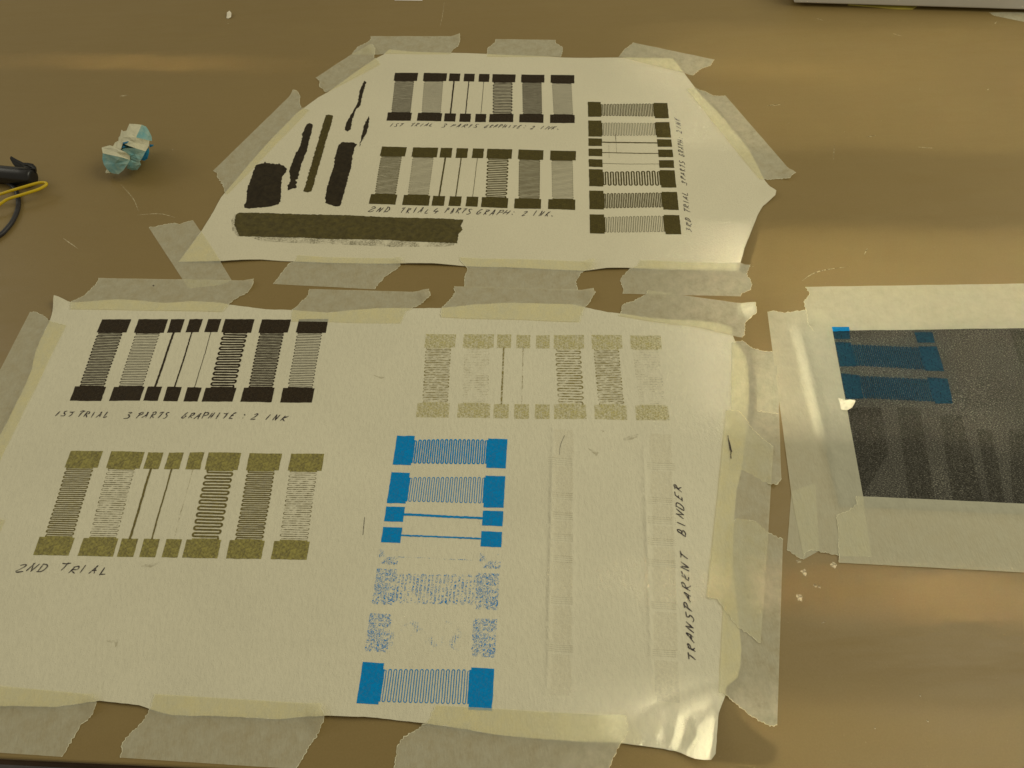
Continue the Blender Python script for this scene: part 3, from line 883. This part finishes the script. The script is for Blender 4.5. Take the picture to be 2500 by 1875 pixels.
tape('masking tape over the near sheet corner with a black dot', [('s',[(242,680),(622,686)]),('t',[(620,698),(606,714),(570,734),(547,761)]),('s',[(543,764),(173,757)]),('t',[(177,738),(207,722),(236,694)])], 1, curls=[((620,692),0.012,0.003)], group=GF)
tape('masking tape with crumpled end, above the near black print', [('s',[(755,706),(1048,714)]),('t',[(1052,728),(1007,755),(991,763)]),('s',[(979,793),(712,787)]),('t',[(714,759),(735,738),(753,722)])], 0, curls=[((1046,718),0.014,0.005)], group=GF)
tape('masking tape above the faint sandy print, overlapping the strip behind', [('s',[(1109,700),(1447,710)]),('t',[(1453,722),(1429,751),(1422,763)]),('s',[(1414,789),(1077,777)]),('t',[(1079,754),(1105,726),(1111,714)])], 1, curls=[((1451,718),0.014,0.004)], group=GF)
tape('masking tape with white curled end at the near sheet far corner', [('s',[(1583,710),(1840,746)]),('t',[(1844,771),(1820,787),(1816,820)]),('s',[(1812,825),(1787,822),(1700,803),(1512,775)]),('t',[(1520,746),(1550,734),(1577,720)])], 1, curls=[((1843,758),0.016,0.006)], group=GF)
tape('masking tape along the cloth edge beside the faint sandy print, with a scrap on it', [('s',[(1899,860),(1902,1010),(1907,1170)]),('t',[(1893,1188),(1881,1186),(1844,1164),(1816,1149)]),('s',[(1781,1149),(1783,999),(1785,840)]),('t',[(1812,832),(1836,850),(1860,858)])], 0, curls=[((1893,1184),0.010,0.003)], group=GF)
tape('short scrap of masking tape doubled on the strip by the faint print', [('s',[(1846,898),(1896,894),(1900,1011)]),('t',[(1875,1008)]),('s',[(1848,1004)])], 1, group=GF)
tape('masking tape with a black scribble beside the TRANSPARENT BINDER caption', [('s',[(1887,1092),(1875,1300),(1856,1570)]),('t',[(1850,1570),(1824,1546),(1803,1536),(1767,1489),(1751,1464)]),('s',[(1724,1460),(1753,1200),(1771,1003)]),('t',[(1803,1007),(1818,1023),(1828,1039),(1860,1072)])], 2, group=GF)
tape('masking tape running down to the wrinkled loose cloth corner', [('s',[(1911,1318),(1897,1770)]),('t',[(1879,1774),(1832,1747),(1795,1717),(1775,1700)]),('s',[(1753,1694),(1765,1485),(1773,1290)]),('t',[(1799,1267),(1840,1273),(1873,1300)])], 1, group=GF)
tape('wide masking tape under the last blue resistor', [('s',[(1066,1723),(1524,1751)]),('t',[(1532,1790),(1516,1814),(1504,1835),(1488,1871)]),('s',[(1475,1922),(957,1890)]),('t',[(963,1871),(969,1827),(979,1806),(1003,1790),(1044,1766)])], 0, curls=[((1530,1775),0.022,0.006)], group=GF)
tape('masking tape with white folded end on the near table edge', [('s',[(378,1696),(789,1721)]),('t',[(797,1753),(781,1786),(753,1827)]),('s',[(724,1878),(295,1850)]),('t',[(299,1818),(307,1802),(346,1766),(368,1733),(376,1713)])], 0, curls=[((795,1745),0.016,0.005)], group=GF)
tape('masking tape below the empty cloth corner under the 2ND TRIAL caption', [('s',[(-260,1655),(0,1676),(238,1698)]),('t',[(244,1717),(228,1745),(195,1774),(163,1831)]),('s',[(151,1848),(0,1838),(-260,1822)])], 0, curls=[((242,1712),0.012,0.004)], group=GF)
tape('long masking tape down the sheet side beside the near black print', [('s',[(-110,1119),(0,905),(73,763)]),('t',[(87,762),(106,771),(124,787)]),('s',[(163,797),(0,1133),(-90,1318)])], 0, group=GF)
tape('masking tape end beside the speckled olive print', [('s',[(14,1272),(0,1303),(-90,1500),(-230,1490),(-110,1270)]),('t',[(-40,1262)])], 1, group=GF)

mt1, _t1 = tape('wide masking tape with bright ridge and torn flap along the screen mesh', [('s',[(2011,734),(2029,801),(2105,1212),(2127,1359)]),('t',[(2046,1357),(1980,1343),(1966,1349)]),('s',[(1962,1363),(1932,1210),(1873,763)]),('t',[(1889,760),(1913,765),(1962,758)])], 1, 'frame_tape', group=GM)
mt2, _t2 = tape('wide masking tape over the mesh edge with a small blue ink patch', [('s',[(1966,702),(2500,694),(2720,688)]),('s',[(2720,800),(2500,805),(1984,812)]),('t',[(1972,795),(1970,771),(1962,740),(1976,718)])], 2, 'frame_tape', group=GM)
mt3, _t3 = tape('wide masking tape over the mesh edge facing the orange light streak', [('s',[(2088,1214),(2500,1233),(2760,1250)]),('s',[(2760,1420),(2500,1399),(2048,1375)]),('t',[(2048,1357),(2046,1302),(2041,1259),(2068,1249),(2090,1235)])], 2, 'frame_tape', group=GM)
tape('sliver of masking tape poking out under the ridged mesh strip', [('s',[(1990,1180),(2000,1345),(1962,1366)]),('t',[(1946,1360)]),('s',[(1921,1342),(1932,1200)])], 0, 'frame_tape', group=GM)
poly_print('blue_ink_patch', mp([(425,350),(545,350),(549,378),(432,382)]), _t2, 0.0003, 'blue_ink', mt2)
# torn flap standing up from the ridged strip
fz = [0.0022, 0.0022, 0.004, 0.007, 0.009, 0.006, 0.003]
fl = [P(*p, z)[:2] for p, z in zip(zoom(1600, 600, S2, [(1102,912),(1112,982),(1150,988),(1182,972),(1202,930),(1170,922),(1135,926)]), fz)]
mesh('torn_flap', [(a[0], a[1], z) for a, z in zip(fl, fz)] + [(*np.mean(fl, 0), 0.0045)], [[i, (i + 1) % 7, 7] for i in range(7)], 'flap_paper', mt1)
# small marks that sit on tape
def on_tape(parent, pts, w, mat='pen_ink', lay=2):
    v, f = ribbon_mesh(smooth_line(PL(pts)), w, lambda q: cover(q) + 0.00045 + 0.00028 * lay + 0.0001)
    return mesh('ink_mark', v, f, mat, parent)
scrib = [o for o in col.objects if o.get('label', '').startswith('masking tape with a black scribble')][0]
for a in ([(1776,1066),(1778,1085),(1781,1104)], [(1778,1078),(1782,1095),(1783,1112)], [(1780,1090),(1785,1108)], [(1782,1112),(1783,1124)]):
    on_tape(scrib, a, 0.0008)
dotp = [o for o in col.objects if o.get('label', '').endswith('with a black dot')][0]
on_tape(dotp, [(374,698),(377,699)], 0.0014, lay=1)

# ------------------------------------------------------------------ crumpled ball of used tape
BC_px = (312, 365)
ray = CD + (BC_px[0] - 1250.0) / F_PX * CR - (BC_px[1] - 937.5) / F_PX * CU
C0 = np.array([0, 0, CAM_H]) + ray * ((0.020 - CAM_H) / ray[2])
dist0 = np.linalg.norm(C0 - np.array([0, 0, CAM_H]))
vd = ray / np.linalg.norm(ray)
br_ = np.cross(vd, [0, 0, 1]); br_ /= np.linalg.norm(br_)
bu_ = np.cross(br_, vd)
MM = 160 / 1770.0 / (F_PX / np.dot(C0 - np.array([0, 0, CAM_H]), CD))
def bp(zx, zy, dep):
    """ball zoom coordinate + depth toward the camera (m) -> world, kept above the table"""
    px, py = 230 + zx * 160 / 1770.0, 290 + zy * 160 / 1770.0
    rr = CD + (px - 1250.0) / F_PX * CR - (py - 937.5) / F_PX * CU
    t = np.dot(C0 - np.array([0, 0, CAM_H]), CD) - dep
    p = np.array([0, 0, CAM_H]) + rr * t
    if p[2] < 0.0006:
        p = np.array([0, 0, CAM_H]) + rr * ((0.0006 - CAM_H) / rr[2])
    return p
ball = empty('crumpled_tape_ball', (C0[0], C0[1], 0.0))
tag(ball, 'crumpled ball of used masking tape stained with teal ink on the bare table', 'tape ball')
FAC = [
 ('ball_cream', [(200,775,4),(420,715,6),(510,740,8),(700,830,14),(860,910,17),(960,1000,15),(970,1110,13),(700,1030,17),(450,980,15),(230,930,8)]),
 ('ball_teal', [(230,930,8),(450,980,15),(700,1030,17),(970,1110,13),(900,1230,13),(780,1400,10),(650,1500,6),(480,1470,5),(350,1370,6),(260,1240,7),(220,1080,7)]),
 ('ball_cream', [(780,500,10),(960,500,14),(1130,500,15),(1310,545,13),(1490,590,8),(1480,720,8),(1390,880,9),(1100,790,17),(960,740,17),(830,690,15),(760,640,11)]),
 ('ball_teal', [(830,790,13),(1100,790,17),(1390,880,9),(1330,1000,9),(1280,1080,8),(1230,1160,7),(980,1080,10),(960,1000,12),(740,830,12)]),
 ('ball_cream', [(950,135,2),(1100,140,5),(1280,160,5),(1240,260,10),(1200,350,11),(1130,500,12),(960,500,12),(780,500,8),(770,340,4),(870,320,5)]),
 ('ball_teal', [(1280,160,5),(1400,210,3),(1480,330,2),(1550,480,0),(1560,600,0),(1490,590,6),(1310,545,11),(1130,500,12),(1200,350,11),(1240,260,10)]),
 ('ball_cream', [(735,295,0),(780,330,3),(790,500,7),(770,680,9),(720,830,12),(600,780,9),(510,740,6),(560,640,3),(650,650,4),(655,510,1),(740,400,0)]),
 ('ball_deep_blue', [(1490,690,5),(1610,700,2),(1590,740,2),(1500,775,4)]),
 ('ball_deep_blue', [(1390,880,8),(1470,770,4),(1490,900,2),(1440,1080,0),(1360,1130,1),(1270,1120,5)]),
 ('ball_teal', [(980,1080,9),(1230,1160,6),(1270,1240,3),(1160,1380,0),(1020,1390,0),(880,1340,5),(900,1240,9)]),
 ('ball_cream', [(295,1440,2),(350,1350,3),(460,1450,3),(420,1480,2),(320,1475,2)]),
 ('ball_deep_blue', [(770,640,11.5),(930,600,15),(900,650,16),(790,690,13)]),
 ('ball_deep_blue', [(740,780,13.5),(790,720,14.5),(850,765,15),(800,790,14.5)])]
for mat, pts in FAC:
    V = [bp(x, y, d * 0.001) for x, y, d in pts]
    c2 = np.mean([(x, y) for x, y, _ in pts], 0); dm = np.mean([d for *_, d in pts])
    n = len(V)
    inner = []
    for (x, y, d) in pts:
        k = 0.5 + 0.12 * rng.random()
        inner.append(bp(c2[0] + (x - c2[0]) * k, c2[1] + (y - c2[1]) * k, (dm + (d - dm) * k + 1.0 + rng.normal(0, 0.55)) * 0.001))
    V = V + inner + [bp(c2[0], c2[1], (dm + 1.0) * 0.001)]
    F = []
    for i in range(n):
        j = (i + 1) % n
        F += [[i, n + i, n + j], [i, n + j, j], [n + i, 2 * n, n + j]]
    back = [bp(c2[0] + (x - c2[0]) * 0.8, c2[1] + (y - c2[1]) * 0.8, (d - 7) * 0.001) for x, y, d in pts]
    nb = len(V)
    V += back
    for i in range(n):
        j = (i + 1) % n
        F.append([i, j, nb + j, nb + i])
    F.append([nb + i for i in range(n)][::-1])
    mesh('tape_fold', V, F, mat, ball, smooth=False)
# bulk behind the folds
import bmesh
bm = bmesh.new()
bmesh.ops.create_icosphere(bm, subdivisions=3, radius=1.0)
V = []
for v in bm.verts:
    p = np.array(v.co)
    s = 1 + rng.normal(0, 0.07)
    lx, ly, lz = p * s
    q = C0 + np.array([0.001, 0.011, 0]) + br_ * (lx * 0.0165 + ly * 0.006) + np.array([vd[0], vd[1], 0]) / np.linalg.norm(vd[:2]) * ly * 0.015 + np.array([0, 0, 1]) * (lz * 0.0140 - 0.004 + 0.005 * lx)
    q[2] = max(q[2], 0.0004)
    V.append(q)
F = [[w.index for w in f.verts] for f in bm.faces]
bm.free()
mesh('crumpled_core', V, F, 'ball_teal', ball, smooth=False)

# ------------------------------------------------------------------ marker pen, cable, wire
def tube(name, pts, r, mat, parent=None, k=12, closed_ends=True, origin=None):
    p = np.asarray(pts, float)
    n = len(p)
    rr = np.broadcast_to(np.asarray(r, float), (n,))
    t = np.gradient(p, axis=0); t /= np.linalg.norm(t, axis=1)[:, None]
    V = []
    for i in range(n):
        up = np.array([0, 0, 1.0]) if abs(t[i][2]) < 0.9 else np.array([0, 1.0, 0])
        a = np.cross(t[i], up); a /= np.linalg.norm(a); b_ = np.cross(a, t[i])
        for j in range(k):
            th = 2 * math.pi * j / k
            V.append(p[i] + rr[i] * (math.cos(th) * a + math.sin(th) * b_))
    F = [[i*k + j, i*k + (j+1) % k, (i+1)*k + (j+1) % k, (i+1)*k + j] for i in range(n-1) for j in range(k)]
    F = [f[::-1] for f in F]
    F += [list(range(k)), [(n-1)*k + j for j in range(k)][::-1]]
    return mesh(name, V, F, mat, parent, origin=origin)

R = 0.0088
pe = P(83, 433, R); pa = P(0, 425, R)
ax = (pe - pa); ax[2] = 0; ax /= np.linalg.norm(ax)
pen = empty('marker_pen', (pe[0] - 0.06 * ax[0], pe[1] - 0.06 * ax[1], 0))
tag(pen, 'black marker pen with lifted pocket clip beside the cable loop', 'marker pen')
prof = [(-0.062, R*0.99), (-0.03, R), (-0.012, R), (-0.004, R*0.97), (-0.0015, R*0.90), (-0.0003, R*0.75), (0.0, R*0.4)]
tube('cap', [pe + ax * s for s, _ in prof], [r for _, r in prof], 'black_plastic', pen, 28)
prof = [(-0.135, R*0.3), (-0.134, R*0.8), (-0.130, R*0.92), (-0.0625, R*0.92)]
tube('barrel', [pe + ax * s for s, _ in prof], [r for _, r in prof], 'black_plastic', pen, 28)
clip = [(88,423,.0100), (86,413,.0140), (78,405,.0172), (66,402.5,.0196), (54,402,.0205), (38,394,.0226), (24,386,.0250), (25,389,.0244), (31,400,.0222), (37,407,.0196), (60,409,.0182), (76,413,.0160), (80,423,.0100)]
n = len(clip)
cl = [P(*c) for c in clip]
V = cl + [p + np.array([0.0, 0.0032, 0.0]) for p in cl]
mesh('pocket_clip', V, [[i, n + i, n + (i+1) % n, (i+1) % n] for i in range(n)] + [list(range(n)), list(range(n, 2*n))[::-1]], 'black_plastic', pen, smooth=False)

cab = smooth_line([P(-190, 520, .0022), P(-150, 465, .0022), P(-70, 440, .0022), P(0, 443, .0022), P(20, 447, .0022), P(35, 460, .0022), P(42.5, 476, .0022), P(45, 495, .0022), P(42, 515, .0022), P(30, 541, .0022), P(15, 560, .0022), P(-2, 575, .0022), P(-60, 610, .0022), P(-150, 630, .0022)], 8)
tag(tube('cable', cab, 0.0022, 'dark_rubber'), 'thick dark grey cable curving under the yellow wire', 'cable')
wz = 0.0105
wire = smooth_line([P(-160, 545, .0016), P(-80, 530, .004), P(-20, 512, .0065), P(2, 497, wz-.002), P(20, 486, wz-.001), P(58, 474, wz), P(92, 463, wz), P(108, 455, wz), P(113.5, 449.5, wz), P(109, 446, wz), P(92, 447, wz), P(50, 459, wz), P(18, 468.5, wz-.001), P(-2, 475, wz-.002), P(-60, 490, .006), P(-150, 520, .0016)], 8)
tag(tube('wire', wire, 0.00145, 'yellow_plastic'), 'thin yellow wire bent into a narrow hairpin loop over the cable', 'wire')

# ------------------------------------------------------------------ things at the far table edge
def slab(name, px, z0, z1, back, mat, parent=None, bevel=0.0015, fan=0.0):
    a, b_ = P(*px[0], z0), P(*px[1], z0)
    d = (b_ - a)[:2]; d /= np.linalg.norm(d)
    nn = np.array([-d[1], d[0]])
    A2, B2 = a[:2], b_[:2]
    C2, D2 = B2 + nn * back, A2 + nn * back - d * fan
    ring = [A2, B2, C2, D2]
    cen = np.mean(ring, 0)
    def rg(k, z): return [(*(p + (cen - p) / np.linalg.norm(cen - p) * k), z) for p in ring]
    V = rg(bevel, z0) + rg(0, z0 + bevel) + rg(0, z1 - bevel) + rg(bevel, z1)
    F = [[3, 2, 1, 0], [12, 13, 14, 15]]
    for l in range(3):
        for i in range(4):
            j = (i + 1) % 4
            F.append([l*4 + i, l*4 + j, l*4 + 4 + j, l*4 + 4 + i])
    return mesh(name, V, F, mat, parent, smooth=False)
box = slab('white_box', [(1938, 7), (2720, 30)], 0.0045, 0.045, 0.30, 'white_card')
tag(box, 'white flat box at the far table edge, standing over a yellow card', 'box')
yc = PL([(2070,13),(2085,9),(2150,6),(2238,17),(2226,24),(2190,23.5),(2120,17)])
v2, f = fill(yc, 0)
nv = len(v2)
V = np.vstack([np.column_stack([v2, np.full(nv, 0.0014)]), np.column_stack([v2, np.full(nv, 0.0001)])])
F = f + [[c + nv, b_ + nv, a + nv] for a, b_, c in f] + [[(i + 1) % nv, i, i + nv, (i + 1) % nv + nv] for i in range(nv)]
tag(mesh('yellow_card', V, F, 'yellow_card', smooth=False), 'yellow card corner sticking out from under the white box', 'card')
tape('scrap of masking tape stuck to the table beside the white box', [('s',[(2415,31),(2520,30),(2620,40),(2600,68)]),('s',[(2500,54),(2440,42)]),('t',[(2425,38)])], 0)
sc = PL([(553,45),(556,36),(563,34),(567,38),(565,44),(558,46)])
tag(mesh('paper_scrap', [(p[0], p[1], z) for p, z in zip(sc, (0.0004, 0.0030, 0.0042, 0.0034, 0.0012, 0.0004))] + [(*sc.mean(0), 0.0026)], [[i, (i+1) % 6, 6] for i in range(6)], 'white_scrap', smooth=False),
    'tiny white paper scrap lying alone on the bare brown table', 'paper scrap')
ps = [P(963, 0.6, 0.0006), P(1031, 1.4, 0.0006)]
slip = [ps[0], ps[1], ps[1] + np.array([0.01, 0.08, 0]), ps[0] + np.array([0.01, 0.08, 0])]
slip2 = [p - np.array([0, 0, 0.0005]) for p in slip]
tag(mesh('paper_slip', slip + slip2, [[0, 1, 2, 3], [7, 6, 5, 4], [1, 0, 4, 5], [2, 1, 5, 6], [3, 2, 6, 7], [0, 3, 7, 4]], 'white_card', smooth=False),
    'white paper slip lying behind the shortest far tape strip', 'paper slip')
